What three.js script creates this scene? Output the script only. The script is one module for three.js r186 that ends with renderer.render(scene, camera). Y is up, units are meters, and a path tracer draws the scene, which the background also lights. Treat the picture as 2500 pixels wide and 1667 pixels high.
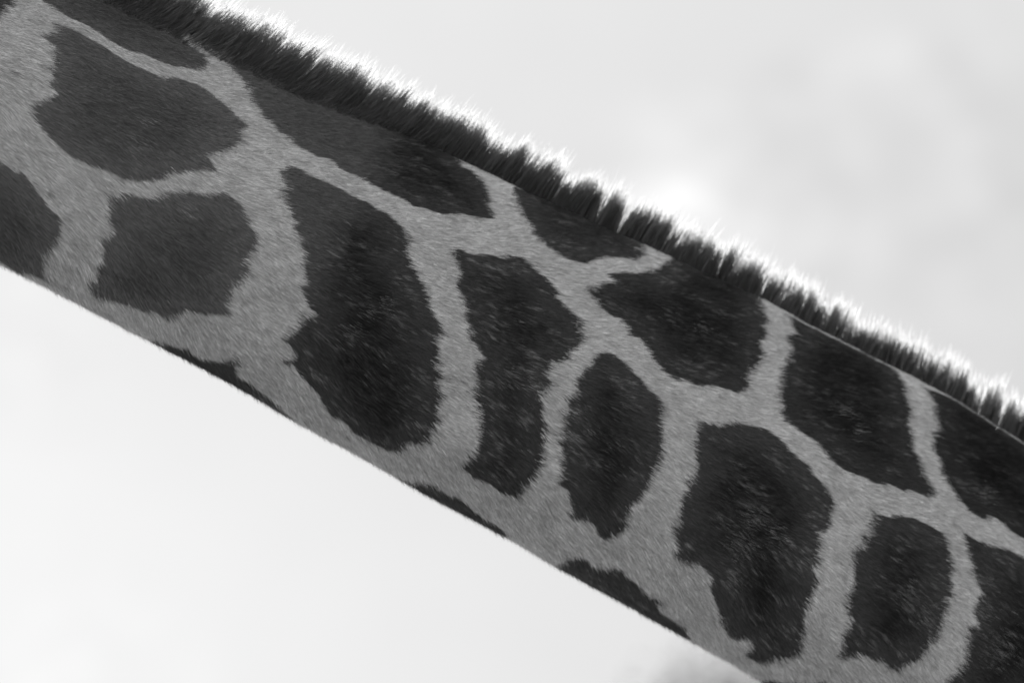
import * as THREE from 'three';
import { mergeGeometries } from 'three/addons/utils/BufferGeometryUtils.js';
import { createNoise2D, createNoise3D } from 'simplex-noise';

// ------------------------------------------------------------------ camera, sky, sun, exposure
const scene = new THREE.Scene();
const camera = new THREE.PerspectiveCamera(8.5, 1024 / 682, 0.1, 2000);
camera.position.set(0, 1.7, 6.016);
camera.lookAt(0, 3.2, 0);
camera.focus = 5.9;
camera.userData.fStop = 3.2;
const SUN = new THREE.Vector3(0.2, 0.5, -0.84).normalize();

function mulberry(a) {
  return () => {
    a |= 0; a = a + 0x6D2B79F5 | 0;
    let t = Math.imul(a ^ a >>> 15, 1 | a);
    t = t + Math.imul(t ^ t >>> 7, 61 | t) ^ t;
    return ((t ^ t >>> 14) >>> 0) / 4294967296;
  };
}
const clamp = (x, a = 0, b = 1) => Math.min(b, Math.max(a, x));
const smooth = (x, a, b) => { const t = clamp((x - a) / (b - a)); return t * t * (3 - 2 * t); };
const lerp = (a, b, t) => a + (b - a) * t;
const R = Math.PI / 180;

{ // thin bright overcast: pale air, soft cloud banks and small wisps all round
  const W = 4096, H = 2048, EXPOSED = 1 / 4.1, data = new Float32Array(W * H * 4), rnd = mulberry(11);
  const noise = createNoise3D(mulberry(5));
  const toDirInto = (v, az, el) => v.set(Math.sin(az * R) * Math.cos(el * R), Math.sin(el * R), -Math.cos(az * R) * Math.cos(el * R));
  const toDir = (az, el) => new THREE.Vector3(Math.sin(az * R) * Math.cos(el * R), Math.sin(el * R), -Math.cos(az * R) * Math.cos(el * R));
  const banks = [[-7.5, 8, 7.5, 0.15], [7.5, 15, 7, -0.11], [1, 24, 8, 0.03]];
  for (let i = 0; i < 110; i++) {
    const az = rnd() * 360 - 180, el = Math.asin(rnd() * 1.02 - 0.02) / R, rad = 6 + rnd() * 12, amp = (rnd() - 0.45) * 0.2;
    if (Math.hypot(az, el - 14) > rad + 9) banks.push([az, el, rad, amp]);
  }
  const bankDirs = banks.map(([az, el, rad, amp]) => [toDir(az, el), rad * R, amp]);
  const puffs = [[1.95, 15.75, 0.3, 0.13], [2.25, 15.85, 0.2, 0.12], [1.7, 15.6, 0.22, 0.1], [2.55, 15.62, 0.26, 0.13], [2.6, 16.15, 0.2, 0.09], [2.1, 15.3, 0.45, 0.12], [3.0, 15.45, 0.25, 0.06], [1.25, 15.9, 0.22, 0.05], [2.75, 15.0, 0.35, 0.09], [3.3, 14.75, 0.3, 0.06], [1.4, 15.35, 0.45, 0.07], [2.3, 16.3, 0.35, 0.06], [1.7, 16.5, 0.4, 0.035],
    [3.2, 15.2, 0.45, 0.05], [4.5, 14.6, 0.5, 0.03], [4.9, 17.4, 0.45, 0.025], [2.9, 14.4, 0.5, 0.05], [5.8, 13.6, 0.4, 0.02]];
  for (let i = 0; i < 60; i++) {
    const az = rnd() * 360 - 180, el = 4 + rnd() * 60;
    if (Math.hypot(az, el - 14) < 10) continue;
    for (let k = 0; k < 5; k++) puffs.push([az + (rnd() - 0.5) * 3, el + (rnd() - 0.5) * 2, 0.3 + rnd() * 0.5, rnd() * 0.12]);
  }
  const puffDirs = puffs.map(([az, el, rad, amp]) => [toDir(az, el), rad * R, amp]);
  const d = new THREE.Vector3();
  // wispy patches come and go; where they lie is one throw of the noise
  let shift = 0, best = -9;
  for (let k = 0; k < 160; k++) {
    const at = (az, el) => { toDirInto(d, az, el); return noise(d.x * 6 + k * 3.1, d.y * 8, d.z * 6); };
    const v = Math.min(at(3, 16), at(5.5, 17.5), at(4.5, 14), 0.6) - Math.max(at(-4, 17), at(-4, 11), at(-2, 14), -0.6);
    if (v > best) { best = v; shift = k * 3.1; }
  }
  const lum = new Float32Array(W * H), CW = W / 4, CH = H / 4, coarse = new Float32Array(CW * CH);
  for (let j = Math.floor(CH / 2) - 12; j < CH; j++) for (let i = 0; i < CW; i++) {
    const el = ((j + 0.5) / CH - 0.5) * Math.PI, a = ((i + 0.5) / CW - 0.5) * 2 * Math.PI;
    d.set(Math.cos(el) * Math.cos(a), Math.sin(el), Math.cos(el) * Math.sin(a));
    for (const [c, rad, amp] of bankDirs) { const q = (1 - d.dot(c)) * 2 / (rad * rad); if (q < 9) coarse[j * CW + i] += amp * Math.exp(-q); }
  }
  for (let j = 0; j < H; j++) {
    const el = ((j + 0.5) / H - 0.5) * Math.PI;
    for (let i = 0; i < W; i++) {
      const a = ((i + 0.5) / W - 0.5) * 2 * Math.PI;
      d.set(Math.cos(el) * Math.cos(a), Math.sin(el), Math.cos(el) * Math.sin(a));
      let L = 0.79;
      if (j > H / 2 - 40) {
        const fi = (i + 0.5) / 4 - 0.5, fj = (j + 0.5) / 4 - 0.5, ci = Math.floor(fi), cj = Math.floor(fj), ti = fi - ci, tj = fj - cj, c0 = (ci + CW) % CW, c1 = (ci + 1) % CW, r0 = Math.max(0, cj) * CW, r1 = Math.min(CH - 1, cj + 1) * CW;
        L += lerp(lerp(coarse[r0 + c0], coarse[r0 + c1], ti), lerp(coarse[r1 + c0], coarse[r1 + c1], ti), tj);
        const cover = smooth(noise(d.x * 6 + shift, d.y * 8, d.z * 6), -0.1, 0.6);
        L += 0.012 * noise(d.x * 9, d.y * 14, d.z * 9) + 0.006 * noise(d.x * 30, d.y * 40, d.z * 30);
        if (cover > 0) L += cover * (0.035 * noise(d.x * 26, d.y * 34, d.z * 26) + 0.04 * noise(d.x * 62, d.y * 74, d.z * 62) + 0.014 * noise(d.x * 130, d.y * 150, d.z * 130));
      }
      lum[j * W + i] = L;
    }
  }
  for (const [c, rad, amp] of puffDirs) { // small wisps, drawn over a window of texels
    const el0 = Math.asin(c.y), a0 = Math.atan2(c.z, c.x), n = Math.ceil(rad * 4 / Math.PI * H);
    const j0 = Math.round((el0 / Math.PI + 0.5) * H), i0 = Math.round((a0 / (2 * Math.PI) + 0.5) * W);
    const m = Math.ceil(n / Math.max(0.2, Math.cos(el0)));
    for (let j = Math.max(0, j0 - n); j <= Math.min(H - 1, j0 + n); j++) for (let i = i0 - m; i <= i0 + m; i++) {
      const el = ((j + 0.5) / H - 0.5) * Math.PI, a = ((i + 0.5) / W - 0.5) * 2 * Math.PI;
      d.set(Math.cos(el) * Math.cos(a), Math.sin(el), Math.cos(el) * Math.sin(a));
      const q = (1 - d.dot(c)) * 2 / (rad * rad);
      lum[j * W + ((i % W) + W) % W] += amp * Math.exp(-q) * (1 + 0.35 * noise(d.x * 120, d.y * 120, d.z * 120));
    }
  }
  for (let k = 0; k < W * H; k++) { data[4 * k] = data[4 * k + 1] = data[4 * k + 2] = lum[k] * EXPOSED; data[4 * k + 3] = 1; }
  const sky = new THREE.DataTexture(data, W, H, THREE.RGBAFormat, THREE.FloatType);
  sky.mapping = THREE.EquirectangularReflectionMapping;
  sky.magFilter = THREE.LinearFilter; sky.minFilter = THREE.LinearFilter;
  sky.needsUpdate = true;
  scene.background = sky;
  scene.environment = sky;
}
const sun = new THREE.DirectionalLight(new THREE.Color(1, 1, 1), 5);
sun.position.copy(SUN).multiplyScalar(30).add(new THREE.Vector3(0, 3, 0));
sun.target.position.set(0, 3, 0);
sun.castShadow = true;
sun.shadow.mapSize.set(2048, 2048);
Object.assign(sun.shadow.camera, { left: -6, right: 6, top: 6, bottom: -6, near: 1, far: 80 });
scene.add(sun, sun.target);

const renderer = new THREE.WebGLRenderer({ antialias: true });
renderer.setSize(1024, 682);
renderer.toneMapping = THREE.LinearToneMapping;
renderer.toneMappingExposure = 4.1; // exposed for the shaded flank
renderer.shadowMap.enabled = true;

const grey = (v) => new THREE.Color().setRGB(v, v, v);
const n2a = createNoise2D(mulberry(21)), n2b = createNoise2D(mulberry(22)), n2c = createNoise2D(mulberry(23)), n3 = createNoise3D(mulberry(24));

// ------------------------------------------------------------------ ground
{
  const N = 256, px = new Uint8Array(N * N * 4), rnd = mulberry(3);
  for (let j = 0; j < N; j++) for (let i = 0; i < N; i++) {
    const v = 84 + 22 * n2a(i / 22, j / 22) + 18 * n2b(i / 6, j / 6) + 22 * (rnd() - 0.5), k = 4 * (j * N + i);
    px[k] = px[k + 1] = px[k + 2] = clamp(v, 0, 255); px[k + 3] = 255;
  }
  const t = new THREE.DataTexture(px, N, N); t.colorSpace = THREE.SRGBColorSpace; t.wrapS = t.wrapT = THREE.RepeatWrapping;
  t.magFilter = THREE.LinearFilter; t.repeat.set(300, 300); t.needsUpdate = true;
  const g = new THREE.Mesh(new THREE.PlaneGeometry(1200, 1200).rotateX(-Math.PI / 2), new THREE.MeshStandardMaterial({ map: t, roughness: 1 }));
  g.name = 'ground'; g.userData = { kind: 'structure', label: 'dry pale dusty ground under the giraffe', category: 'ground' };
  g.receiveShadow = true;
  scene.add(g);
}

// ------------------------------------------------------------------ giraffe: one long loft from muzzle to rump, the neck crossing the view
// The neck axis A runs from head to body, U is its dorsal side, N the flank; s is metres along A, th degrees round it (0 flank, 90 crest, -90 throat).
const K = -0.36, TILT = 29;
const E1 = new THREE.Vector3(1, 0, K).normalize(), YY = new THREE.Vector3(0, 1, 0), FL = new THREE.Vector3(-K, 0, 1).normalize();
const stations = []; // [s, x along E1, y, half depth, half width, tilt, roll]
const rollOf = (s) => s < -1.05 ? 17 * (1 - smooth(-s, 1.15, 1.5)) : 20 * (1 - smooth(s, -0.75, 0.25)) - 3 + 3 * smooth(s, 0.9, 1.3);
{
  const head = [[-2.1, -2.052, 3.385, 0.012, 0.012, -35], [-2.06, -2.03, 3.4, 0.05, 0.045, -35], [-1.98, -1.97, 3.44, 0.07, 0.056, -35], [-1.83, -1.85, 3.53, 0.085, 0.066, -34],
    [-1.7, -1.72, 3.62, 0.118, 0.09, -32], [-1.56, -1.6, 3.69, 0.14, 0.11, -24], [-1.44, -1.47, 3.745, 0.15, 0.115, -4], [-1.34, -1.36, 3.735, 0.152, 0.11, 14]];
  const body = [[1.22, 1.16, 2.64, 0.26, 0.17, 30], [1.5, 1.4, 2.5, 0.36, 0.25, 24], [1.78, 1.66, 2.39, 0.43, 0.31, 14], [2.08, 1.95, 2.32, 0.43, 0.345, 9], [2.43, 2.3, 2.26, 0.41, 0.35, 8],
    [2.78, 2.65, 2.22, 0.36, 0.29, 8], [3.0, 2.86, 2.2, 0.27, 0.21, 8], [3.12, 2.96, 2.2, 0.14, 0.11, 8], [3.16, 2.985, 2.2, 0.012, 0.012, 8]];
  const neck = [[-1.2, -0.196, 0.176], [-1.05, -0.176, 0.192], [-0.90, -0.1459, 0.1978], [-0.75, -0.1156, 0.1936], [-0.60, -0.0941, 0.1922], [-0.45, -0.0749, 0.1958], [-0.30, -0.0559, 0.2033], [-0.15, -0.0369, 0.2128], [0.00, -0.0181, 0.2228], [0.15, 0.0003, 0.2318], [0.30, 0.0177, 0.2384], [0.45, 0.0336, 0.2431], [0.60, 0.0461, 0.2449], [0.75, 0.0528, 0.2418], [0.90, 0.0525, 0.2330], [1.05, 0.0493, 0.235]];
  for (const h of head) stations.push([...h, rollOf(h[0])]);
  for (const [s, c, a] of neck) stations.push([s, s * Math.cos(TILT * R) + c * Math.sin(TILT * R), 3.2 - s * Math.sin(TILT * R) + c * Math.cos(TILT * R), a, 0.62 * a, TILT, rollOf(s)]);
  for (const b of body) stations.push([...b, rollOf(b[0])]);
}
function station(s) { // Catmull-Rom between stations
  let k = 1;
  while (k < stations.length - 3 && stations[k + 1][0] < s) k++;
  if (s < stations[1][0]) k = 0;
  if (s > stations[stations.length - 2][0]) k = stations.length - 2;
  const p1 = stations[k], p2 = stations[k + 1], p0 = stations[Math.max(0, k - 1)], p3 = stations[Math.min(stations.length - 1, k + 2)];
  const h = p2[0] - p1[0], t = clamp((s - p1[0]) / h), out = [s];
  for (let c = 1; c < 7; c++) {
    const m1 = k > 0 ? (p2[c] - p0[c]) / (p2[0] - p0[0]) * h : p2[c] - p1[c], m2 = k + 2 < stations.length ? (p3[c] - p1[c]) / (p3[0] - p1[0]) * h : p2[c] - p1[c];
    const t2 = t * t, t3 = t2 * t;
    out.push((2 * t3 - 3 * t2 + 1) * p1[c] + (t3 - 2 * t2 + t) * m1 + (-2 * t3 + 3 * t2) * p2[c] + (t3 - t2) * m2);
  }
  return out;
}
// ring frames cached every 2 mm
const S0 = -2.1, S1 = 3.16, FSTEP = 0.002, frames = [];
for (let s = S0; s <= S1 + 1e-9; s += FSTEP) {
  const [, x, y, a, b, tilt, roll] = station(s);
  const A = E1.clone().multiplyScalar(Math.cos(tilt * R)).addScaledVector(YY, -Math.sin(tilt * R));
  const U = E1.clone().multiplyScalar(Math.sin(tilt * R)).addScaledVector(YY, Math.cos(tilt * R));
  const U2 = U.clone().multiplyScalar(Math.cos(roll * R)).addScaledVector(FL, Math.sin(roll * R));
  const N2 = FL.clone().multiplyScalar(Math.cos(roll * R)).addScaledVector(U, -Math.sin(roll * R));
  const C = E1.clone().multiplyScalar(x).addScaledVector(YY, y);
  frames.push([C.x, C.y, C.z, U2.x, U2.y, U2.z, N2.x, N2.y, N2.z, Math.max(a, 0.008), Math.max(b, 0.008), A.x, A.y, A.z]);
}
const fr = new Float64Array(14);
function frameAt(s) {
  const q = clamp((s - S0) / FSTEP, 0, frames.length - 1.001), i = Math.floor(q), t = q - i, f = frames[i], g = frames[i + 1];
  for (let k = 0; k < 14; k++) fr[k] = f[k] + (g[k] - f[k]) * t;
  return fr;
}
// soft muscle relief under the hide, metres
const relief = (s, th) => {
  const w = smooth(s, -1.4, -1.0) * (1 - smooth(s, 1.4, 1.8)), c = Math.cos(th * R);
  return w * (0.005 * n2a(s * 2.2 + 3, th / 55) + 0.0022 * n2b(s * 6, th / 28) + 0.0011 * n2c(s * 22, th / 9)) * (0.55 + 0.45 * c * c);
};
function surf(s, th, out = new THREE.Vector3()) {
  const f = frameAt(s), sn = Math.sin(th * R), cs = Math.cos(th * R), rl = relief(s, th);
  const y = (f[9] + rl) * sn, n = (f[10] + rl) * cs * (1 - 0.25 * sn);
  return out.set(f[0] + y * f[3] + n * f[6], f[1] + y * f[4] + n * f[7], f[2] + y * f[5] + n * f[8]);
}

// ------------------------------------------------------------------ coat markings, in s and th on the hide
const coatPatches = [
  [[-0.754, 38.8], [-0.724, 39.5], [-0.69, 38.5], [-0.646, 36.5], [-0.624, 37.2], [-0.602, 36.8], [-0.584, 39.5], [-0.552, 41.5], [-0.53, 40], [-0.506, 37.5], [-0.47, 32.5], [-0.474, 29.5], [-0.466, 25.2], [-0.47, 21], [-0.48, 16.8], [-0.496, 12.5], [-0.476, 8], [-0.496, 5.5], [-0.51, 2.2], [-0.524, 0], [-0.53, -3.5], [-0.544, -6.5], [-0.57, -9.8], [-0.596, -9.2], [-0.62, -10.5], [-0.632, -10], [-0.644, -10.8], [-0.668, -8.2], [-0.692, -5.8], [-0.71, -3], [-0.726, 1.2], [-0.714, 5.2], [-0.704, 10], [-0.716, 11], [-0.724, 16.5], [-0.732, 16], [-0.726, 19.8], [-0.736, 24.2], [-0.734, 26.3], [-0.758, 30.2], [-0.746, 35.2]],
  [[-0.784, 46.8], [-0.756, 44.8], [-0.722, 44.5], [-0.692, 43.5], [-0.658, 42.2], [-0.634, 44], [-0.616, 43.8], [-0.588, 45], [-0.566, 49.2], [-0.556, 53.8], [-0.556, 56.8], [-0.564, 58.5], [-0.564, 60.8], [-0.582, 61.8], [-0.596, 64.5], [-0.606, 67.8], [-0.622, 112], [-0.698, 112], [-0.766, 112], [-0.824, 50]],
  [[-0.762, -27.8], [-0.716, -24], [-0.698, -25.2], [-0.69, -23.8], [-0.676, -25.5], [-0.662, -28.5], [-0.65, -30.2], [-0.634, -33.8], [-0.614, -35.2], [-0.604, -41], [-0.598, -47], [-0.598, -51.5], [-0.596, -56.8], [-0.604, -58.8], [-0.596, -62.5], [-0.59, -69.8], [-0.578, -76.2], [-0.588, -75.8], [-0.606, -77.8], [-0.612, -87], [-0.628, -83], [-0.642, -80.2], [-0.69, -83.2]],
  [[-0.578, -19.2], [-0.556, -14.8], [-0.532, -13.2], [-0.516, -10], [-0.518, -7.8], [-0.49, -3.5], [-0.468, -1.8], [-0.45, 1.8], [-0.434, 0.2], [-0.424, -1], [-0.41, -3.7], [-0.4, -7.5], [-0.39, -8.2], [-0.384, -10.5], [-0.382, -13.2], [-0.38, -18.2], [-0.376, -21.8], [-0.368, -23.8], [-0.376, -32.5], [-0.372, -36.8], [-0.37, -40.8], [-0.358, -43.5], [-0.372, -45.8], [-0.384, -49.8], [-0.406, -51.5], [-0.408, -54], [-0.42, -62.2], [-0.438, -61], [-0.454, -63.8], [-0.474, -64.2], [-0.496, -66], [-0.514, -70.8], [-0.53, -64.2], [-0.53, -55.5], [-0.538, -50.8], [-0.534, -46.8], [-0.54, -43.5], [-0.544, -39.5], [-0.552, -38.5], [-0.546, -31.8], [-0.566, -26], [-0.57, -21.5]],
  [[-0.402, 19], [-0.396, 23.5], [-0.378, 23.2], [-0.358, 22], [-0.344, 22.2], [-0.32, 22.2], [-0.296, 20.8], [-0.28, 20.8], [-0.264, 19.5], [-0.25, 19.5], [-0.234, 17.5], [-0.218, 15.2], [-0.208, 11], [-0.208, 8.2], [-0.188, 3], [-0.174, 0.2], [-0.16, -2.8], [-0.148, -6.2], [-0.144, -8.2], [-0.13, -11.8], [-0.12, -13], [-0.108, -16.5], [-0.116, -19], [-0.114, -21.2], [-0.102, -22.8], [-0.102, -26.3], [-0.094, -26.3], [-0.096, -28.8], [-0.08, -32.5], [-0.082, -36], [-0.066, -39.5], [-0.066, -42.2], [-0.06, -46.8], [-0.052, -50], [-0.052, -54.2], [-0.048, -59.3], [-0.054, -62.8], [-0.068, -66], [-0.066, -72], [-0.078, -74.5], [-0.092, -76.2], [-0.11, -74.8], [-0.13, -75], [-0.154, -69.5], [-0.168, -71], [-0.184, -67.2], [-0.2, -62.2], [-0.222, -59], [-0.242, -56.2], [-0.25, -54], [-0.268, -54.8], [-0.256, -49.5], [-0.268, -46], [-0.284, -44.8], [-0.28, -41.5], [-0.276, -35.5], [-0.28, -31.5], [-0.27, -31], [-0.266, -28.2], [-0.282, -26.8], [-0.288, -24.5], [-0.3, -21.5], [-0.3, -18], [-0.31, -14.8], [-0.314, -11.8], [-0.324, -7.8], [-0.334, -5.8], [-0.336, -3], [-0.352, -0.8], [-0.354, 1.5], [-0.378, 7.5], [-0.39, 11.5], [-0.388, 14], [-0.396, 16.2]],
  [[-0.534, 64], [-0.522, 58.8], [-0.502, 55.2], [-0.488, 49.2], [-0.484, 47], [-0.468, 43.2], [-0.45, 39.5], [-0.436, 37.2], [-0.418, 36.2], [-0.406, 34], [-0.384, 32.8], [-0.37, 31.8], [-0.356, 33.5], [-0.342, 31.8], [-0.332, 30.8], [-0.312, 31], [-0.294, 29.8], [-0.278, 29.8], [-0.262, 29], [-0.244, 29.5], [-0.226, 28.2], [-0.212, 30], [-0.184, 30.2], [-0.164, 34.5], [-0.15, 34.5], [-0.12, 37.5], [-0.134, 43], [-0.138, 47.5], [-0.15, 54.8], [-0.162, 60], [-0.174, 65], [-0.192, 65], [-0.196, 112], [-0.344, 112], [-0.44, 112], [-0.526, 112]],
  [[-0.154, 14.5], [-0.148, 17.8], [-0.138, 17], [-0.122, 17.5], [-0.11, 20], [-0.094, 20.5], [-0.082, 23.5], [-0.064, 25], [-0.048, 22.8], [-0.036, 21], [-0.024, 19.8], [-0.008, 16.8], [0, 16], [-0.004, 14.3], [0.012, 11.2], [0.026, 10], [0.044, 9], [0.046, 5.2], [0.054, 2.2], [0.054, -2], [0.048, -4.2], [0.05, -6.5], [0.044, -8.2], [0.034, -10.2], [0.032, -14.3], [0.038, -16.5], [0.048, -17], [0.044, -21], [0.04, -23.2], [0.05, -25.8], [0.056, -29.8], [0.072, -33], [0.078, -36.8], [0.06, -30.8], [0.074, -36.2], [0.088, -44.5], [0.094, -53.5], [0.092, -59], [0.096, -65.8], [0.086, -65.2], [0.076, -67.2], [0.06, -65.8], [0.044, -65.2], [0.034, -66.8], [0.022, -64.5], [0.008, -64.2], [0.012, -55.8], [0.008, -50.5], [-0.002, -46.2], [-0.008, -42.2], [-0.022, -35.8], [-0.036, -34.2], [-0.04, -28.8], [-0.046, -25], [-0.056, -20.5], [-0.048, -19], [-0.064, -16.5], [-0.078, -13.8], [-0.084, -9.8], [-0.094, -7.8], [-0.104, -3.7], [-0.116, 0.5], [-0.13, 3.2], [-0.13, 7], [-0.14, 11.2]],
  [[0.076, -5.5], [0.078, -1], [0.098, 1.8], [0.112, 0.5], [0.126, -0.2], [0.134, -1.8], [0.15, -2.8], [0.164, -5.2], [0.178, -5.8], [0.192, -8.8], [0.196, -13.2], [0.188, -10], [0.2, -14.3], [0.208, -18.2], [0.22, -23], [0.224, -28.2], [0.224, -33], [0.228, -36.8], [0.226, -42.5], [0.224, -46.8], [0.23, -51.5], [0.236, -56], [0.23, -60.5], [0.224, -64.2], [0.21, -64], [0.204, -60.8], [0.192, -59.5], [0.18, -60.8], [0.168, -62.5], [0.16, -59.3], [0.15, -54.8], [0.14, -51.5], [0.126, -51], [0.122, -47.5], [0.118, -44.5], [0.11, -43.5], [0.104, -38.8], [0.094, -36.5], [0.088, -29.5], [0.094, -34.5], [0.094, -31.3], [0.08, -26.8], [0.084, -23.2], [0.072, -20.8], [0.08, -16], [0.072, -13.5], [0.074, -9]],
  [[0.032, 21.8], [0.044, 20.2], [0.056, 17.8], [0.076, 15.5], [0.088, 16], [0.104, 13.2], [0.11, 10.5], [0.122, 11.8], [0.136, 9.8], [0.15, 6.2], [0.174, 4.2], [0.194, 2], [0.198, 4.8], [0.22, 4.2], [0.242, 7.5], [0.26, 8.2], [0.276, 9.2], [0.288, 13.5], [0.282, 17.5], [0.284, 23.5], [0.29, 26.8], [0.29, 32.2], [0.28, 35.8], [0.286, 40.8], [0.276, 43.8], [0.284, 51.5], [0.276, 57.5], [0.27, 67.2], [0.268, 112], [0.142, 112], [0.124, 61.8], [0.114, 53.5], [0.1, 45.2], [0.086, 40], [0.07, 38.2], [0.05, 33.8], [0.062, 31.8], [0.044, 27.2]],
  [[-0.112, 62], [-0.1, 50.8], [-0.088, 45.2], [-0.074, 42], [-0.066, 37.5], [-0.048, 35.2], [-0.036, 33.8], [-0.024, 32.5], [-0.006, 32.5], [0.016, 34.5], [0.026, 38.5], [0.04, 43.2], [0.06, 46.8], [0.078, 50.5], [0.092, 62.8], [0.088, 68.2], [0.078, 112], [0, 112], [-0.112, 112]],
  [[0.308, 70], [0.326, 54.2], [0.314, 46], [0.324, 41], [0.324, 33.8], [0.32, 29.8], [0.324, 24.2], [0.33, 16.8], [0.34, 13.5], [0.338, 10.5], [0.35, 7.8], [0.404, 5.5], [0.412, 4.5], [0.43, 2], [0.446, 1.2], [0.464, 1], [0.48, 2.2], [0.494, 1.8], [0.518, 4.2], [0.54, 4.5], [0.552, 6.5], [0.562, 6], [0.576, 7.3], [0.582, 9.8], [0.574, 11.5], [0.562, 14], [0.55, 17.5], [0.542, 20.2], [0.53, 22.5], [0.526, 27.2], [0.52, 30.8], [0.512, 31.8], [0.516, 36.2], [0.512, 42.2], [0.502, 45], [0.498, 51.5], [0.49, 59.8], [0.484, 69.2], [0.474, 72], [0.456, 72], [0.426, 72.5], [0.378, 72.5]],
  [[0.524, 67], [0.536, 65.5], [0.554, 69.2], [0.576, 72], [0.596, 72], [0.616, 71.5], [0.638, 71.5], [0.668, 71.5], [0.688, 71.5], [0.7, 69.5], [0.728, 61], [0.75, 56.5], [0.772, 15.8], [0.726, 14.3], [0.698, 13.5], [0.68, 15], [0.67, 14.3], [0.662, 11.2], [0.638, 11.2], [0.62, 12.5], [0.6, 14.3], [0.63, 12.2], [0.614, 13.8], [0.596, 16.5], [0.582, 19.8], [0.574, 25], [0.558, 27.8], [0.554, 33.8], [0.56, 39.2], [0.546, 46], [0.546, 50.8], [0.536, 55.2]],
  [[0.244, -6.5], [0.256, -6.8], [0.27, -5.8], [0.28, -3.7], [0.29, -1.5], [0.306, -0.8], [0.322, 0.8], [0.334, 1.2], [0.342, 0.5], [0.356, 0.2], [0.372, -1.8], [0.384, -2.5], [0.41, -3.7], [0.418, -5.8], [0.438, -7], [0.442, -8.2], [0.462, -10.8], [0.462, -14.8], [0.47, -18.5], [0.462, -22.5], [0.466, -24.8], [0.472, -28.2], [0.48, -31.3], [0.48, -31.8], [0.478, -35.8], [0.494, -37.8], [0.494, -40.8], [0.498, -45.8], [0.502, -50.8], [0.51, -54], [0.524, -59.8], [0.534, -67], [0.53, -71], [0.516, -76.2], [0.506, -85.5], [0.48, -84.8], [0.48, -77], [0.468, -73], [0.454, -78.5], [0.438, -77.5], [0.416, -70.8], [0.398, -65.8], [0.374, -60], [0.372, -56.5], [0.346, -53.8], [0.338, -56.2], [0.312, -57.5], [0.308, -55], [0.31, -53.2], [0.296, -48.8], [0.286, -46], [0.29, -43], [0.28, -38.5], [0.274, -34], [0.278, -30.8], [0.268, -29], [0.274, -25.8], [0.268, -21], [0.252, -15], [0.246, -10]],
  [[0.518, -6.5], [0.524, -7], [0.536, -6], [0.55, -3.5], [0.568, -2.2], [0.582, -2.2], [0.602, -1.5], [0.62, -1.8], [0.628, -4.5], [0.638, -7.5], [0.646, -10], [0.648, -13.8], [0.656, -15.5], [0.656, -17.2], [0.664, -19.5], [0.656, -21.2], [0.664, -22.5], [0.662, -26], [0.67, -29], [0.672, -32.2], [0.672, -36.2], [0.67, -41], [0.668, -45.5], [0.658, -49.2], [0.656, -53.2], [0.646, -53.2], [0.636, -53.8], [0.634, -51.5], [0.62, -53.8], [0.61, -53.5], [0.598, -55.2], [0.586, -59], [0.574, -60], [0.576, -56.2], [0.564, -52], [0.562, -47.8], [0.558, -43.8], [0.544, -41.5], [0.538, -37], [0.536, -33.2], [0.53, -29.5], [0.52, -27], [0.512, -22.2], [0.522, -19.5], [0.516, -17.2], [0.524, -13.2], [0.516, -11.5]],
  [[0.64, 2.8], [0.658, 2.5], [0.678, 3.5], [0.694, 5], [0.712, 6.5], [0.736, 7.3], [0.812, 9], [0.874, -3.2], [0.88, -27.5], [0.812, -50.3], [0.716, -48], [0.722, -43], [0.726, -37], [0.714, -31], [0.706, -25.5], [0.714, -23], [0.7, -20.5], [0.698, -17], [0.7, -12.5], [0.686, -10.5], [0.678, -8.2], [0.662, -4.2], [0.652, -1]],
  [[-0.422, -91.5], [-0.404, -79], [-0.384, -77.8], [-0.374, -73.2], [-0.366, -77.8], [-0.354, -77.5], [-0.334, -72.2], [-0.316, -64], [-0.312, -61.8], [-0.31, -69.8], [-0.3, -77.2], [-0.282, -76.2], [-0.264, -79.8], [-0.244, -83.2], [-0.226, -91.2], [-0.236, -82.5], [-0.218, -93.5], [-0.196, -96], [-0.216, -125], [-0.32, -125], [-0.408, -125]],
  [[-0.036, -99.2], [-0.02, -91], [-0.008, -85.2], [0.008, -82.8], [0.018, -85], [0.036, -81.8], [0.056, -84], [0.076, -87.8], [0.1, -89], [0.126, -94.3], [0.124, -125], [0.058, -125], [-0.024, -125]],
  [[0.21, -102.2], [0.206, -85.5], [0.214, -78.8], [0.224, -78.2], [0.236, -81.5], [0.25, -78.8], [0.266, -73.8], [0.282, -77.2], [0.308, -78], [0.324, -83], [0.332, -81], [0.344, -80.2], [0.346, -87], [0.362, -90.5], [0.38, -90], [0.396, -91.5], [0.42, -103], [0.406, -125], [0.314, -125], [0.218, -125]],
  [[0.532, -104.2], [0.54, -94.8], [0.556, -87], [0.588, -75], [0.618, -69.8], [0.644, -72.2], [0.676, -77.2], [0.68, -94.5], [0.652, -125], [0.592, -125], [0.544, -125]],
  [[-0.896, 42.2], [-0.818, 40.8], [-0.814, 37], [-0.82, 35.5], [-0.818, 30.5], [-0.83, 23.2], [-0.87, 25.5]],
];
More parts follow.
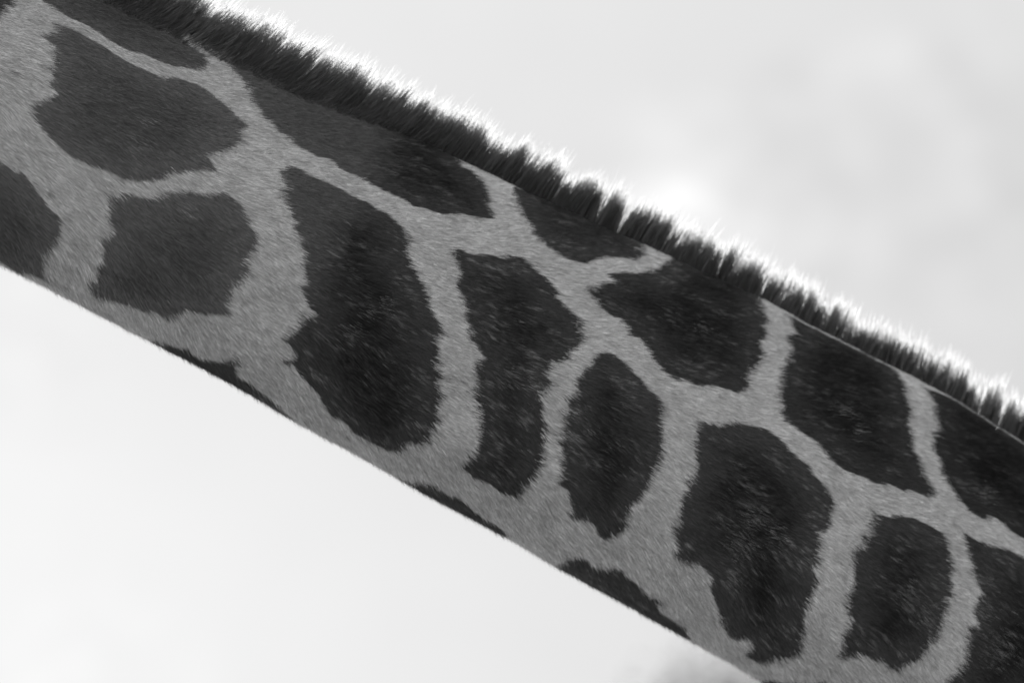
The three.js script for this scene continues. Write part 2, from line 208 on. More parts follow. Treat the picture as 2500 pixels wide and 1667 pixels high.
//            tone of each patch's hair: [edge, middle]; headward ones paler, veiling glare painted in
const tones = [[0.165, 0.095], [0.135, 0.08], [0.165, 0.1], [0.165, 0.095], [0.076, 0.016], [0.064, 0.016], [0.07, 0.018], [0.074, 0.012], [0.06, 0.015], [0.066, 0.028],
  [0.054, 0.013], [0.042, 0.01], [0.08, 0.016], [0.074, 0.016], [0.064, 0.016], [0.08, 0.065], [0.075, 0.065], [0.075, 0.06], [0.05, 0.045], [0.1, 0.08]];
const GS = 2100, GT = 1440, gs0 = -1.0, cellS = 0.001, cellT = 0.25;
const patchId = new Uint8Array(GS * GT), inside = new Uint16Array(GS * GT);
coatPatches.forEach((poly, id) => {
  for (let i = 0; i < GS; i++) {
    const s = gs0 + (i + 0.5) * cellS, cuts = [];
    for (let k = 0; k < poly.length; k++) {
      const [a, b] = poly[k], [c, d] = poly[(k + 1) % poly.length];
      if ((a <= s) !== (c <= s)) cuts.push(b + (d - b) * (s - a) / (c - a));
    }
    cuts.sort((p, q) => p - q);
    for (let k = 0; k + 1 < cuts.length; k += 2)
      for (let j = Math.max(0, Math.ceil((cuts[k] + 180) / cellT)); j <= Math.min(GT - 1, Math.floor((cuts[k + 1] + 180) / cellT)); j++) patchId[i * GT + j] = id + 1;
  }
});
for (let i = 0; i < GS * GT; i++) inside[i] = patchId[i] ? 60000 : 0;
for (let pass = 0; pass < 2; pass++) { // millimetres from a marking's edge
  for (let n = 0; n < GS * GT; n++) {
    const k = pass ? GS * GT - 1 - n : n, dir = pass ? -1 : 1, i = Math.floor(k / GT), j = k % GT, pi = i - dir, pj = j - dir;
    if (!inside[k]) continue;
    let v = inside[k];
    if (pi >= 0 && pi < GS) { v = Math.min(v, inside[pi * GT + j] + 1); if (pj >= 0 && pj < GT) v = Math.min(v, inside[pi * GT + pj] + 1.4); if (j + dir >= 0 && j + dir < GT) v = Math.min(v, inside[pi * GT + j + dir] + 1.4); }
    if (pj >= 0 && pj < GT) v = Math.min(v, inside[i * GT + pj] + 1);
    inside[k] = Math.round(v);
  }
}
// the other flank and the rest of the body: cells about 22 cm across with pale seams between
const CELL = 0.215;
const hash3 = (x, y, z, k) => { let h = Math.imul(x, 374761393) ^ Math.imul(y, 668265263) ^ Math.imul(z, 1274126177) ^ Math.imul(k, 2246822519); h = Math.imul(h ^ h >>> 13, 1274126177); return ((h ^ h >>> 16) >>> 0) / 4294967296; };
function wildCoat(p) {
  const X = p.x / CELL, Y = p.y / CELL, Z = p.z / CELL, xi = Math.floor(X), yi = Math.floor(Y), zi = Math.floor(Z);
  let d1 = 9, d2 = 9, tone = 0;
  for (let a = -1; a < 2; a++) for (let b = -1; b < 2; b++) for (let c = -1; c < 2; c++) {
    const u = xi + a, v = yi + b, w = zi + c, d = Math.hypot(u + 0.15 + 0.7 * hash3(u, v, w, 1) - X, v + 0.15 + 0.7 * hash3(u, v, w, 2) - Y, w + 0.15 + 0.7 * hash3(u, v, w, 3) - Z);
    if (d < d1) { d2 = d1; d1 = d; tone = hash3(u, v, w, 4); } else if (d < d2) d2 = d;
  }
  const e = d2 - d1 + 0.06 * n3(p.x * 30, p.y * 30, p.z * 30);
  return e > 0.2 && p.y > 0.9 ? 0.03 + 0.03 * tone : 0;
}
const tmp = new THREE.Vector3();
const CREAM = 0.6;
function coat(s, th) { // reflectance of the hair rooted there
  const cream = CREAM * (1 + 0.07 * n2a(s * 9, th / 26) + 0.09 * n2b(s * 34, th / 8) + 0.06 * n2c(s * 80, th / 4));
  if (s < -0.97 || s > 1.0 || th > 116 || th < -128) { const w = wildCoat(surf(s, th, tmp)); return w || cream; }
  const i = clamp(Math.floor((s - gs0) / cellS), 0, GS - 1), j = clamp(Math.floor((th + 180) / cellT), 0, GT - 1), k = i * GT + j, id = patchId[k];
  if (!id) {
    for (const [a, b, r] of dots) if (Math.hypot((s - a) * 1000, (th - b) * 3.6) < r) return cream * 0.6;
    return cream;
  }
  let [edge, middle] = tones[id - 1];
  if ((id === 5 || id === 6)) { // veil of light painted into these markings as paler hair towards the head
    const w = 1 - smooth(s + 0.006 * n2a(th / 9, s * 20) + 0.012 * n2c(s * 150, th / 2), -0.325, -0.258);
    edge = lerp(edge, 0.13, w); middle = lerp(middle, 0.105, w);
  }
  const blotch = clamp(0.74 + 0.22 * n2a(s * 11 + 40, th / 22) + 0.3 * n2b(s * 75, th / 4) + 0.5 * n2c(s * 190 + th, th / 1.5));
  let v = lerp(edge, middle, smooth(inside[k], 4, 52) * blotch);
  const fleck = n2c(s * 70 + th * 0.1, th / 2.4 + s * 30) + 0.5 * n2b(s * 12 + 7, th / 11);
  if (inside[k] > 9 && s > -0.3) v *= 1 + 2.2 * smooth(fleck, 0.5, 1.05);
  return v;
}
const dots = [[-0.762, 10.2, 4.5], [-0.64, -27.8, 4], [-0.655, -18, 2.5]];

// places where pale hairs are mixed into a marking: [s, th, radius in mm]
const grizzled = [[-0.01, -21, 16], [0.012, -16.2, 15], [0.028, -20.8, 15], [0.038, -20.2, 11], [-0.036, -0.5, 5], [0.088, -24, 13], [0.096, -31.3, 15], [0.116, -27.5, 9], [0.194, -29.8, 4], [0.154, -28.8, 7], [0.37, -29.2, 18], [0.372, -38, 18], [0.41, -30.8, 15], [0.458, -32.8, 13], [0.434, -16.8, 9], [0.426, -77, 18], [0.394, -53, 12], [0.604, -26, 15], [0.642, -27.5, 15], [0.702, -18.8, 21], [0.752, -25.5, 24], [0.688, -8.5, 15], [-0.212, -19.8, 8], [-0.218, -29.5, 12], [-0.2, -13.2, 9], [0.19, 28.8, 11], [0.208, 39.8, 8], [0.422, 24.2, 15], [0.444, 18.2, 11], [0.648, 22.2, 15], [-0.588, 4.5, 15], [-0.592, 14, 9], [-0.486, -10.8, 12]];
const grizzle = (s, th) => { let g = 0; for (const [a, b, r] of grizzled) { const q = (((s - a) * 1000) ** 2 + ((th - b) * 3.8) ** 2) / (r * r); if (q < 4) g = Math.max(g, Math.exp(-q)); } return g; };

const base = new THREE.Vector3().addScaledVector(E1, 2.15); base.y = 0;
const giraffe = new THREE.Group();
giraffe.name = 'giraffe'; giraffe.position.copy(base);
giraffe.userData = { label: 'giraffe with dark jagged coat patches and upright backlit mane along its leaning neck', category: 'giraffe' };
scene.add(giraffe);
function part(name, geo, mat, kind) {
  geo.translate(-base.x, -base.y, -base.z);
  const m = new THREE.Mesh(geo, mat);
  m.name = name; m.castShadow = m.receiveShadow = true;
  if (kind) m.userData.kind = kind;
  giraffe.add(m);
  return m;
}
const hideMat = new THREE.MeshPhysicalMaterial({ vertexColors: true, roughness: 0.9, specularIntensity: 0.12 });
const furMat = new THREE.MeshPhysicalMaterial({ vertexColors: true, roughness: 0.75, specularIntensity: 0.12, side: THREE.DoubleSide });
const maneMat = new THREE.MeshPhysicalMaterial({ vertexColors: true, roughness: 0.95, transmission: 0.9, thickness: 0, specularIntensity: 0.3, side: THREE.DoubleSide });

function tubeGeo(list, seg, colour) { // list: [x, y, z, radius across, radius deep]
  const pos = [], col = [], idx = [], n = list.length, T = new THREE.Vector3(), a = new THREE.Vector3(), b = new THREE.Vector3();
  list.forEach((p, i) => {
    const q0 = list[Math.max(0, i - 1)], q1 = list[Math.min(n - 1, i + 1)];
    T.set(q1[0] - q0[0], q1[1] - q0[1], q1[2] - q0[2]).normalize();
    a.copy(FL).addScaledVector(T, -FL.dot(T)).normalize(); b.crossVectors(T, a);
    for (let k = 0; k <= seg; k++) {
      const f = k / seg * 2 * Math.PI, v = new THREE.Vector3(p[0], p[1], p[2]).addScaledVector(a, Math.cos(f) * p[3]).addScaledVector(b, Math.sin(f) * (p[4] ?? p[3]));
      pos.push(v.x, v.y, v.z); const c = colour ? colour(v) : wildCoat(v) || CREAM; col.push(c, c, c);
      if (i && k) { const r = i * (seg + 1) + k; idx.push(r - seg - 2, r - 1, r, r - seg - 2, r, r - seg - 1); }
    }
  });
  const g = new THREE.BufferGeometry();
  g.setAttribute('position', new THREE.Float32BufferAttribute(pos, 3)); g.setAttribute('color', new THREE.Float32BufferAttribute(col, 3));
  g.setIndex(idx); g.computeVertexNormals();
  return g;
}
const along = (pts, n) => { // smooth list of points with radii
  const c = new THREE.CatmullRomCurve3(pts.map((p) => new THREE.Vector3(p[0], p[1], p[2]))), out = [];
  for (let i = 0; i <= n; i++) {
    const t = i / n, q = t * (pts.length - 1), k = Math.min(pts.length - 2, Math.floor(q)), f = q - k, v = c.getPoint(t), e = f * f * (3 - 2 * f);
    out.push([v.x, v.y, v.z, lerp(pts[k][3], pts[k + 1][3], e), lerp(pts[k][4] ?? pts[k][3], pts[k + 1][4] ?? pts[k + 1][3], e)]);
  }
  return out;
};
const at = (x, y, lat) => [E1.x * x + FL.x * lat, y, E1.z * x + FL.z * lat];

{ // body
  const sList = [], T = 220;
  for (let s = S0; s < -1.0; s += 0.012) sList.push(s);
  for (let s = -1.0; s < 1.05; s += 0.004) sList.push(s);
  for (let s = 1.05; s < S1; s += 0.012) sList.push(s);
  sList.push(S1);
  const pos = [], col = [], idx = [];
  sList.forEach((s, i) => {
    for (let k = 0; k <= T; k++) {
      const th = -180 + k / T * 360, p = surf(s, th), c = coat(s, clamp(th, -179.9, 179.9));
      pos.push(p.x, p.y, p.z); col.push(c, c, c);
      if (i && k) { const r = i * (T + 1) + k; idx.push(r - T - 2, r, r - 1, r - T - 2, r - T - 1, r); }
    }
  });
  const g = new THREE.BufferGeometry();
  g.setAttribute('position', new THREE.Float32BufferAttribute(pos, 3)); g.setAttribute('color', new THREE.Float32BufferAttribute(col, 3));
  g.setIndex(idx); g.computeVertexNormals();
  const pieces = [g];
  for (const side of [-1, 1]) {
    const l = 0.2 * side, hl = 0.19 * side;
    pieces.push(tubeGeo(along([[...at(1.68, 2.42, l * 0.8), 0.1, 0.2], [...at(1.66, 2.05, l), 0.1, 0.17], [...at(1.62, 1.7, l), 0.085, 0.11], [...at(1.61, 1.25, l), 0.066, 0.075], [...at(1.62, 1.08, l), 0.072, 0.078], [...at(1.63, 0.85, l), 0.048, 0.052], [...at(1.63, 0.4, l), 0.042, 0.046], [...at(1.63, 0.22, l), 0.056, 0.062], [...at(1.6, 0.09, l), 0.06, 0.07]], 40), 20));
    pieces.push(tubeGeo(along([[...at(2.7, 2.35, hl * 0.7), 0.1, 0.22], [...at(2.7, 1.95, hl), 0.11, 0.2], [...at(2.72, 1.6, hl), 0.085, 0.13], [...at(2.83, 1.2, hl), 0.058, 0.075], [...at(2.88, 1.05, hl), 0.058, 0.078], [...at(2.85, 0.85, hl), 0.046, 0.055], [...at(2.82, 0.4, hl), 0.042, 0.047], [...at(2.82, 0.22, hl), 0.055, 0.062], [...at(2.79, 0.09, hl), 0.06, 0.07]], 40), 20));
    const f = frameAt(-1.47), oss = new THREE.Vector3(f[0], f[1], f[2]).addScaledVector(new THREE.Vector3(f[3], f[4], f[5]), 0.13).addScaledVector(FL, 0.05 * side);
    pieces.push(tubeGeo(along([[oss.x, oss.y - 0.03, oss.z, 0.035], [oss.x + 0.02, oss.y + 0.06, oss.z, 0.024], [oss.x + 0.05, oss.y + 0.13, oss.z + 0.01 * side, 0.022], [oss.x + 0.055, oss.y + 0.155, oss.z + 0.01 * side, 0.024], [oss.x + 0.06, oss.y + 0.175, oss.z + 0.01 * side, 0.006]], 16), 12, (v) => v.y > oss.y + 0.12 ? 0.02 : 0.3));
    const ear = new THREE.Vector3(f[0], f[1], f[2]).addScaledVector(E1, 0.09).addScaledVector(YY, 0.06).addScaledVector(FL, 0.1 * side);
    pieces.push(tubeGeo(along([[ear.x, ear.y, ear.z, 0.02, 0.02], [ear.x + FL.x * 0.06 * side, ear.y + 0.015, ear.z + FL.z * 0.06 * side, 0.02, 0.045], [ear.x + FL.x * 0.13 * side, ear.y + 0.02, ear.z + FL.z * 0.13 * side, 0.015, 0.042], [ear.x + FL.x * 0.2 * side, ear.y + 0.015, ear.z + FL.z * 0.2 * side, 0.004, 0.006]], 14), 12, () => 0.45));
  }
  const tl = at(2.94, 2.36, 0);
  pieces.push(tubeGeo(along([[...tl, 0.045], [tl[0] + 0.07, 2.2, tl[2] - 0.02, 0.03], [tl[0] + 0.08, 1.8, tl[2] - 0.03, 0.018], [tl[0] + 0.06, 1.45, tl[2] - 0.02, 0.01]], 24), 12));
  part('body', mergeGeometries(pieces), hideMat);
  // hooves, eyes, tail tuft
  for (const [x, l] of [[1.59, 0.2], [1.59, -0.2], [2.78, 0.19], [2.78, -0.19]]) {
    const prof = [[0.001, 0], [0.085, 0], [0.088, 0.012], [0.07, 0.09], [0.062, 0.115], [0.001, 0.12]].map(([r, y]) => new THREE.Vector2(r, y));
    const g = new THREE.LatheGeometry(prof, 20), p = at(x, 0, l); g.translate(p[0], 0, p[2]);
    part('hoof', g, new THREE.MeshStandardMaterial({ color: grey(0.05), roughness: 0.6 }));
  }
  for (const side of [-1, 1]) {
    const p = surf(-1.58, side > 0 ? 24 : 156), g = new THREE.SphereGeometry(0.03, 20, 14); g.translate(p.x, p.y, p.z);
    part('eye', g, new THREE.MeshStandardMaterial({ color: grey(0.01), roughness: 0.08 }));
  }
}

// hair builders: blades collected straight into typed arrays
class Hair {
  constructor(count, segs) { this.segs = segs; this.vp = 2 * segs + 1; this.pos = new Float32Array(count * this.vp * 3); this.nor = new Float32Array(count * this.vp * 3); this.col = new Float32Array(count * this.vp * 3); this.idx = new Uint32Array(count * (2 * segs - 1) * 3); this.n = 0; }
  // pts: segs+1 points (flat), w: half width vector at the root, taper: widths, nrm: normal, c: reflectance
  add(pts, wx, wy, wz, taper, nx, ny, nz, c) {
    const v0 = this.n * this.vp; let o = v0 * 3, q = this.n * (2 * this.segs - 1) * 3;
    for (let k = 0; k < this.segs; k++) {
      const t = taper[k];
      for (const sg of [-1, 1]) {
        this.pos[o] = pts[3 * k] + sg * wx * t; this.pos[o + 1] = pts[3 * k + 1] + sg * wy * t; this.pos[o + 2] = pts[3 * k + 2] + sg * wz * t;
        this.nor[o] = nx; this.nor[o + 1] = ny; this.nor[o + 2] = nz; this.col[o] = this.col[o + 1] = this.col[o + 2] = c; o += 3;
      }
      const a = v0 + 2 * k;
      if (k < this.segs - 1) { this.idx[q++] = a; this.idx[q++] = a + 2; this.idx[q++] = a + 1; this.idx[q++] = a + 1; this.idx[q++] = a + 2; this.idx[q++] = a + 3; }
      else { this.idx[q++] = a; this.idx[q++] = a + 2; this.idx[q++] = a + 1; }
    }
    const k = this.segs;
    this.pos[o] = pts[3 * k]; this.pos[o + 1] = pts[3 * k + 1]; this.pos[o + 2] = pts[3 * k + 2];
    this.nor[o] = nx; this.nor[o + 1] = ny; this.nor[o + 2] = nz; this.col[o] = this.col[o + 1] = this.col[o + 2] = c;
    this.n++;
  }
  geometry() {
    const g = new THREE.BufferGeometry(), m = this.n * this.vp * 3;
    g.setAttribute('position', new THREE.BufferAttribute(this.pos.slice(0, m), 3)); g.setAttribute('normal', new THREE.BufferAttribute(this.nor.slice(0, m), 3)); g.setAttribute('color', new THREE.BufferAttribute(this.col.slice(0, m), 3));
    g.setIndex(new THREE.BufferAttribute(this.idx.slice(0, this.n * (2 * this.segs - 1) * 3), 1));
    return g;
  }
}

{ // short coat hair
  const rnd = mulberry(77), COUNT = 1050000, hair = new Hair(COUNT, 1);
  const P = new THREE.Vector3(), Ps = new THREE.Vector3(), Pt = new THREE.Vector3(), Nn = new THREE.Vector3(), F = new THREE.Vector3(), Wd = new THREE.Vector3();
  const pts = new Float64Array(6), taper = [1];
  for (let n = 0; n < COUNT; n++) {
    let s, th;
    if (n < 940000) { s = -0.86 + rnd() * 1.76; th = -118 + rnd() * 228; } else { s = -1.3 + rnd() * 2.6; th = rnd() < 0.55 ? 100 + rnd() * 145 : -118 + rnd() * 228; if (th > 180) th -= 360; }
    surf(s, th, P); surf(s + 0.003, th, Ps).sub(P); surf(s, th + 0.6, Pt).sub(P);
    const mmPerDeg = Pt.length() / 0.6;
    Ps.normalize(); Pt.addScaledVector(Ps, -Pt.dot(Ps)).normalize();
    Nn.crossVectors(Ps, Pt).normalize();
    const f = fr; // frame of the last surf call
    if (Nn.x * (P.x - f[0]) + Nn.y * (P.y - f[1]) + Nn.z * (P.z - f[2]) < 0) Nn.negate();
    // lie of the coat: towards the body, turning down the flank
    const lie = (lerp(16, -14, smooth(th, -70, 70)) + 10 * (1 - smooth(s, -0.7, -0.1)) + 9 * n2a(s * 5 + 9, th / 40) + 7 * n2b(s * 18, th / 14) + (rnd() - 0.5) * 22) * R;
    F.copy(Ps).multiplyScalar(Math.cos(lie)).addScaledVector(Pt, -Math.sin(lie));
    Wd.crossVectors(Nn, F).normalize();
    // tuft the hair belongs to shifts which marking it takes its colour from
    const cosL = Math.cos(lie), sinL = Math.sin(lie), tx = (s * cosL - th * mmPerDeg * sinL), ty = (s * sinL + th * mmPerDeg * cosL);
    const ragged = 0.75 + 0.65 * n2b(s * 13 + 2, th / 17), tuft = 0.0055 + ragged * (0.0075 * n2a(ty * 95, tx * 40) + 0.003 * n2b(ty * 300, tx * 100)) + (0.004 + 0.01 * clamp(n2a(s * 10, th / 20 + 8))) * (rnd() + rnd() - 1);
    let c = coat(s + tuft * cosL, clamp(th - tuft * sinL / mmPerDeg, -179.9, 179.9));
    if (c < 0.2 && s > -0.85 && s < 0.95 && rnd() < 0.55 * grizzle(s, th) * smooth(n2b(ty * 240, tx * 60) + 0.5 * n2c(ty * 90, tx * 70), -0.5, 0.6)) c = lerp(c, CREAM, 0.15 + 0.3 * rnd());
    c *= (1 + 0.34 * n2c(ty * 330, tx * 70) + 0.12 * n2a(ty * 120, tx * 50)) * (0.6 + 0.8 * rnd());
    const len = (0.0095 + 0.005 * rnd()) * (th > 70 ? 1.15 : 1), lift = 0.0012 + 0.0022 * rnd() + (th < -50 && rnd() < 0.3 ? 0.008 * rnd() * rnd() : 0), w = 0.00042 + 0.0002 * rnd(), tw = (rnd() - 0.5) * 1.5;
    pts[0] = P.x - Nn.x * 0.0004; pts[1] = P.y - Nn.y * 0.0004; pts[2] = P.z - Nn.z * 0.0004;
    pts[3] = P.x + F.x * len + Nn.x * lift; pts[4] = P.y + F.y * len + Nn.y * lift; pts[5] = P.z + F.z * len + Nn.z * lift;
    const ct = Math.cos(tw), st = Math.sin(tw);
    const nx = Nn.x * ct - Wd.x * st * 0.7, ny = Nn.y * ct - Wd.y * st * 0.7, nz = Nn.z * ct - Wd.z * st * 0.7, nl = Math.hypot(nx, ny, nz);
    hair.add(pts, (Wd.x * ct + Nn.x * st) * w, (Wd.y * ct + Nn.y * st) * w, (Wd.z * ct + Nn.z * st) * w, taper, nx / nl, ny / nl, nz / nl, c);
  }
  part('coat_hair', hair.geometry(), furMat, 'stuff');
}

{ // mane: dark bristles in clumps, with longer sandy hairs standing among them and short hairs running up into it from the coat
  const rnd = mulberry(99), SEG = 4, DARK = 66000, PALE = 22000;
  const dark = new Hair(DARK + PALE, SEG), taperD = [1, 1, 0.9, 0.7], taperP = [0.8, 1, 1, 0.8];
  const MANE = 0.3;
  const gaps = [[-0.1, 0.01, 0.35], [-0.066, 0.008, 0.35], [0.142, 0.011, 0.95], [0.228, 0.009, 0.7], [0.262, 0.006, 0.6], [0.306, 0.008, 0.95], [0.36, 0.006, 0.6], [0.412, 0.011, 0.97], [0.455, 0.006, 0.6], [0.526, 0.009, 0.85], [0.575, 0.008, 0.8], [0.63, 0.01, 0.95], [0.668, 0.011, 0.9]];
  // clumps: uneven steps along the crest
  const clumps = []; for (let s = -1.3; s < 1.25; s += 0.007 + 0.014 * rnd()) clumps.push([s, (rnd() - 0.5), rnd(), rnd()]);
  const clumpAt = (s) => { let lo = 0, hi = clumps.length - 1; while (hi - lo > 1) { const m = (lo + hi) >> 1; if (clumps[m][0] <= s) lo = m; else hi = m; } return s - clumps[lo][0] < clumps[hi][0] - s ? clumps[lo] : clumps[hi]; };
  const P = new THREE.Vector3(), pts = new Float64Array((SEG + 1) * 3);
  const one = (isPale) => {
    const s = -1.28 + rnd() * 2.5, left = 1 - smooth(s, -0.45, -0.1), side = !isPale && rnd() < 0.05 + 0.42 * left;
    const l = side ? (rnd() < 0.75 ? 1 : -1) * (0.5 + (0.3 + 1.4 * left) * rnd()) : rnd() + rnd() - 1, th = 90 - l * (isPale ? 9 : 13);
    const [cs, csway, clen, cdens] = clumpAt(s + 0.004 * l);
    const cl = n2a(s * 28, l * 0.8 + 5), cl2 = n2b(s * 75, l * 1.6), cl3 = n2c(s * 12, 3);
    let len = isPale ? lerp(0.056, 0.05, smooth(s, 0, 0.4)) + 0.012 * clen + 0.024 * rnd() * rnd() + 0.006 * cl + (rnd() < 0.05 ? 0.012 * rnd() : 0)
      : lerp(lerp(0.052, 0.056, smooth(s, -0.5, -0.2)), 0.047, smooth(s, 0, 0.4)) + 0.008 * (clen - 0.5) + 0.006 * cl + 0.022 * (rnd() * rnd() - 0.4);
    const sideness = side ? smooth(Math.abs(l), 0.5, 1.4 + 0.9 * left) : 0;
    len *= lerp(1, 0.24, sideness);
    if (isPale && rnd() < 0.8 * smooth(-cl - 0.5 * cl2 - csway + 0.4 * n2c(s * 160, 1), 0, 0.7)) return false;
    let gap = 0; for (const [g, w, d] of gaps) { const q = (s - g) / w; if (q * q < 6) gap = Math.max(gap, d * Math.exp(-q * q)); }
    const edge = Math.abs(s + 0.004 * l - cs) / 0.009;
    gap = Math.max(gap, (0.25 + 0.5 * cdens) * smooth(edge, 0.35, 1) * smooth(s, -0.25, 0.2));
    if (!isPale) { if (rnd() < gap * (side ? 0.5 : 0.95)) return false; len *= 1 - 0.45 * gap * (side ? 0.4 : 1); }
    if (s < -1.1 || s > 0.95) len *= 0.7;
    surf(s, th, P); const f = fr;
    const own = side ? coat(s, th) : 0; surf(s, th, P);
    // lean of the mane along the neck, its fan across, the pull of each clump; short side hairs lie along the coat
    const pull = (cs - s) * 0.55 / Math.max(len, 0.02) / R;
    const lean = clamp(lerp(11, -15, smooth(s, -0.75, 0.75)) + 6 * cl3 + lerp(5, 10, smooth(s, -0.2, 0.2)) * csway + (isPale ? 0.4 : 1) * lerp(0.35, 1, smooth(s, -0.25, 0.15)) * clamp(pull, -15, 15) + (rnd() - 0.5) * 12 + sideness * (10 + 12 * rnd()), -50, 60) * R;
    const fan = ((side ? Math.sign(l) * 12 : l * 15) + (rnd() - 0.5) * 13 + 4 * cl) * R;
    let dx = f[3] * Math.cos(lean) + f[11] * Math.sin(lean) + f[6] * Math.tan(fan), dy = f[4] * Math.cos(lean) + f[12] * Math.sin(lean) + f[7] * Math.tan(fan), dz = f[5] * Math.cos(lean) + f[13] * Math.sin(lean) + f[8] * Math.tan(fan);
    const dl = Math.hypot(dx, dy, dz); dx /= dl; dy /= dl; dz /= dl;
    const bend = (rnd() - 0.4) * 0.14 * len, bz = (rnd() - 0.5) * 0.15 * len;
    for (let k = 0; k <= SEG; k++) { const t = k / SEG, b = bend * t * t, z = bz * t * t; pts[3 * k] = P.x + dx * len * t + f[11] * b + f[6] * z; pts[3 * k + 1] = P.y + dy * len * t + f[12] * b + f[7] * z; pts[3 * k + 2] = P.z + dz * len * t + f[13] * b + f[8] * z; }
    // blade turned at random about its own length
    const ang = rnd() * Math.PI, ad = f[11] * dx + f[12] * dy + f[13] * dz, ax = f[11] - dx * ad, ay = f[12] - dy * ad, az = f[13] - dz * ad, al = Math.hypot(ax, ay, az);
    const ux = ax / al, uy = ay / al, uz = az / al, vx = dy * uz - dz * uy, vy = dz * ux - dx * uz, vz = dx * uy - dy * ux, ca = Math.cos(ang), sa = Math.sin(ang);
    const w = isPale ? 0.00032 + 0.00018 * rnd() : 0.00036 + 0.0002 * rnd();
    const wx = (ux * ca + vx * sa) * w, wy = (uy * ca + vy * sa) * w, wz = (uz * ca + vz * sa) * w;
    const nx = -ux * sa + vx * ca, ny = -uy * sa + vy * ca, nz = -uz * sa + vz * ca;
    let tone = MANE * (0.75 + 0.5 * rnd()) * (1 + 0.12 * cl2 + 0.15 * csway);
    if (side && own < 0.2) tone = lerp(tone, own, 0.5 * sideness);
    dark.add(pts, wx, wy, wz, isPale ? taperP : taperD, nx, ny, nz, tone);
    return true;
  };
  for (let n = 0; n < DARK; n++) one(false);
  for (let n = 0; n < PALE; n++) one(true);
  part('mane', dark.geometry(), maneMat, 'stuff');
  // tuft of the tail
  const tuft = new Hair(900, SEG), tl = at(2.94, 2.36, 0);
  for (let n = 0; n < 900; n++) {
    const a = rnd() * 6.283, r = 0.012 * rnd(), y = 1.62 - 0.2 * rnd(), len = 0.35 + 0.25 * rnd(), ox = Math.cos(a) * (r + 0), oz = Math.sin(a) * r, sp = 0.05 * rnd();
    for (let k = 0; k <= SEG; k++) { const t = k / SEG; pts[3 * k] = tl[0] + 0.065 + ox + Math.cos(a) * sp * t; pts[3 * k + 1] = y - len * t; pts[3 * k + 2] = tl[2] - 0.022 + oz + Math.sin(a) * sp * t; }
    tuft.add(pts, Math.cos(a + 1.57) * 0.0008, 0, Math.sin(a + 1.57) * 0.0008, taperD, Math.cos(a), 0, Math.sin(a), 0.1);
  }
  part('tail_tuft', tuft.geometry(), maneMat, 'stuff');
}

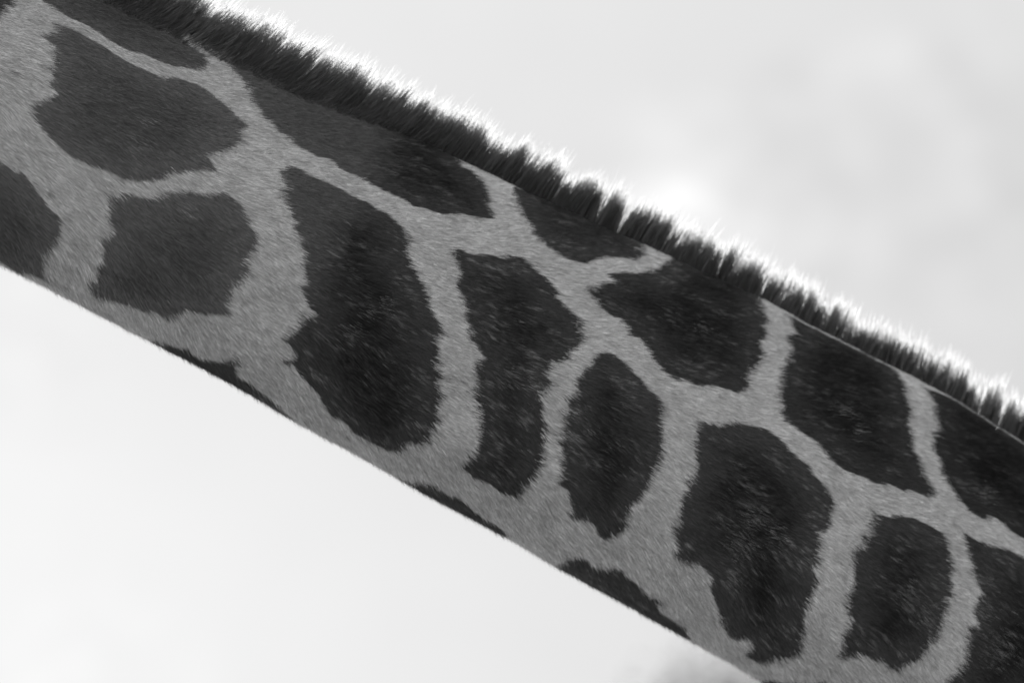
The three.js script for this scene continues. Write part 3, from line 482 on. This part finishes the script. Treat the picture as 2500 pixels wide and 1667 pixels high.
// ------------------------------------------------------------------ tree far behind
{
  const rnd = mulberry(41), tree = new THREE.Group(); tree.name = 'acacia_tree';
  const tx = 4.35, tz = -32;
  tree.position.set(tx, 0, tz); tree.scale.setScalar(1.125);
  tree.userData = { label: 'feathery tree standing far behind the giraffe, its top just under the neck', category: 'tree' };
  scene.add(tree);
  const bark = new THREE.MeshStandardMaterial({ color: grey(0.12), roughness: 0.95 });
  const leaf = new THREE.MeshPhysicalMaterial({ color: grey(0.11), roughness: 0.95, transmission: 0.4, thickness: 0, side: THREE.DoubleSide });
  const limbs = [], ends = [];
  const limb = (pts, n) => { const g = tubeGeo(along(pts, n), 9, () => 1); g.deleteAttribute('color'); limbs.push(g); };
  limb([[0, -0.1, 0, 0.26], [0.1, 1.2, 0, 0.2], [-0.05, 2.6, 0.1, 0.17], [0.05, 3.8, 0, 0.14]], 20);
  for (let k = 0; k < 9; k++) {
    const a = k / 9 * 6.283 + rnd() * 0.5, r = 1.1 + rnd() * 1.7, y0 = 3 + rnd() * 0.8, y1 = 5.2 + rnd() * 2.0 - r * 0.25;
    limb([[0, y0 - 0.4, 0, 0.09], [Math.cos(a) * r * 0.4, lerp(y0, y1, 0.45), Math.sin(a) * r * 0.4, 0.06], [Math.cos(a) * r, y1, Math.sin(a) * r, 0.025]], 12);
    for (let m = 0; m < 7; m++) {
      const b = a + (rnd() - 0.5) * 1.8, q = 0.5 + rnd() * 0.9, x = Math.cos(a) * r * (0.5 + 0.5 * rnd()), z = Math.sin(a) * r * (0.5 + 0.5 * rnd()), y = lerp(y0, y1, 0.6 + 0.4 * rnd());
      limb([[x, y, z, 0.022], [x + Math.cos(b) * q * 0.5, y + 0.3 * rnd() + 0.15, z + Math.sin(b) * q * 0.5, 0.014], [x + Math.cos(b) * q, y + 0.35 + 0.5 * rnd(), z + Math.sin(b) * q, 0.006]], 6);
      ends.push([x + Math.cos(b) * q, y + 0.5 + 0.3 * rnd(), z + Math.sin(b) * q], [x + Math.cos(b) * q * 0.5, y + 0.35, z + Math.sin(b) * q * 0.5]);
    }
  }
  const trunk = new THREE.Mesh(mergeGeometries(limbs), bark); trunk.name = 'trunk'; trunk.castShadow = trunk.receiveShadow = true; tree.add(trunk);
  const lg = new THREE.BufferGeometry(), lp = [0, 0, 0, 0.5, 0.32, 0.04, 1, 0, 0, 0.5, -0.32, 0.04];
  lg.setAttribute('position', new THREE.Float32BufferAttribute(lp, 3)); lg.setIndex([0, 3, 1, 1, 3, 2]); lg.computeVertexNormals();
  const COUNT = 30000, crown = new THREE.InstancedMesh(lg, leaf, COUNT), m4 = new THREE.Matrix4(), q4 = new THREE.Quaternion(), e = new THREE.Euler();
  for (let n = 0; n < COUNT; n++) {
    const [x, y, z] = ends[Math.floor(rnd() * ends.length)], g = () => (rnd() + rnd() + rnd() - 1.5) * 0.55, sc = 0.05 + 0.04 * rnd();
    e.set(rnd() * 6.28, rnd() * 6.28, rnd() * 6.28); q4.setFromEuler(e);
    m4.compose(new THREE.Vector3(x + g(), y + g() * 0.6, z + g()), q4, new THREE.Vector3(sc, sc, sc)); crown.setMatrixAt(n, m4);
  }
  crown.name = 'crown'; crown.userData.kind = 'stuff'; crown.castShadow = crown.receiveShadow = true; tree.add(crown);
}

renderer.render(scene, camera);
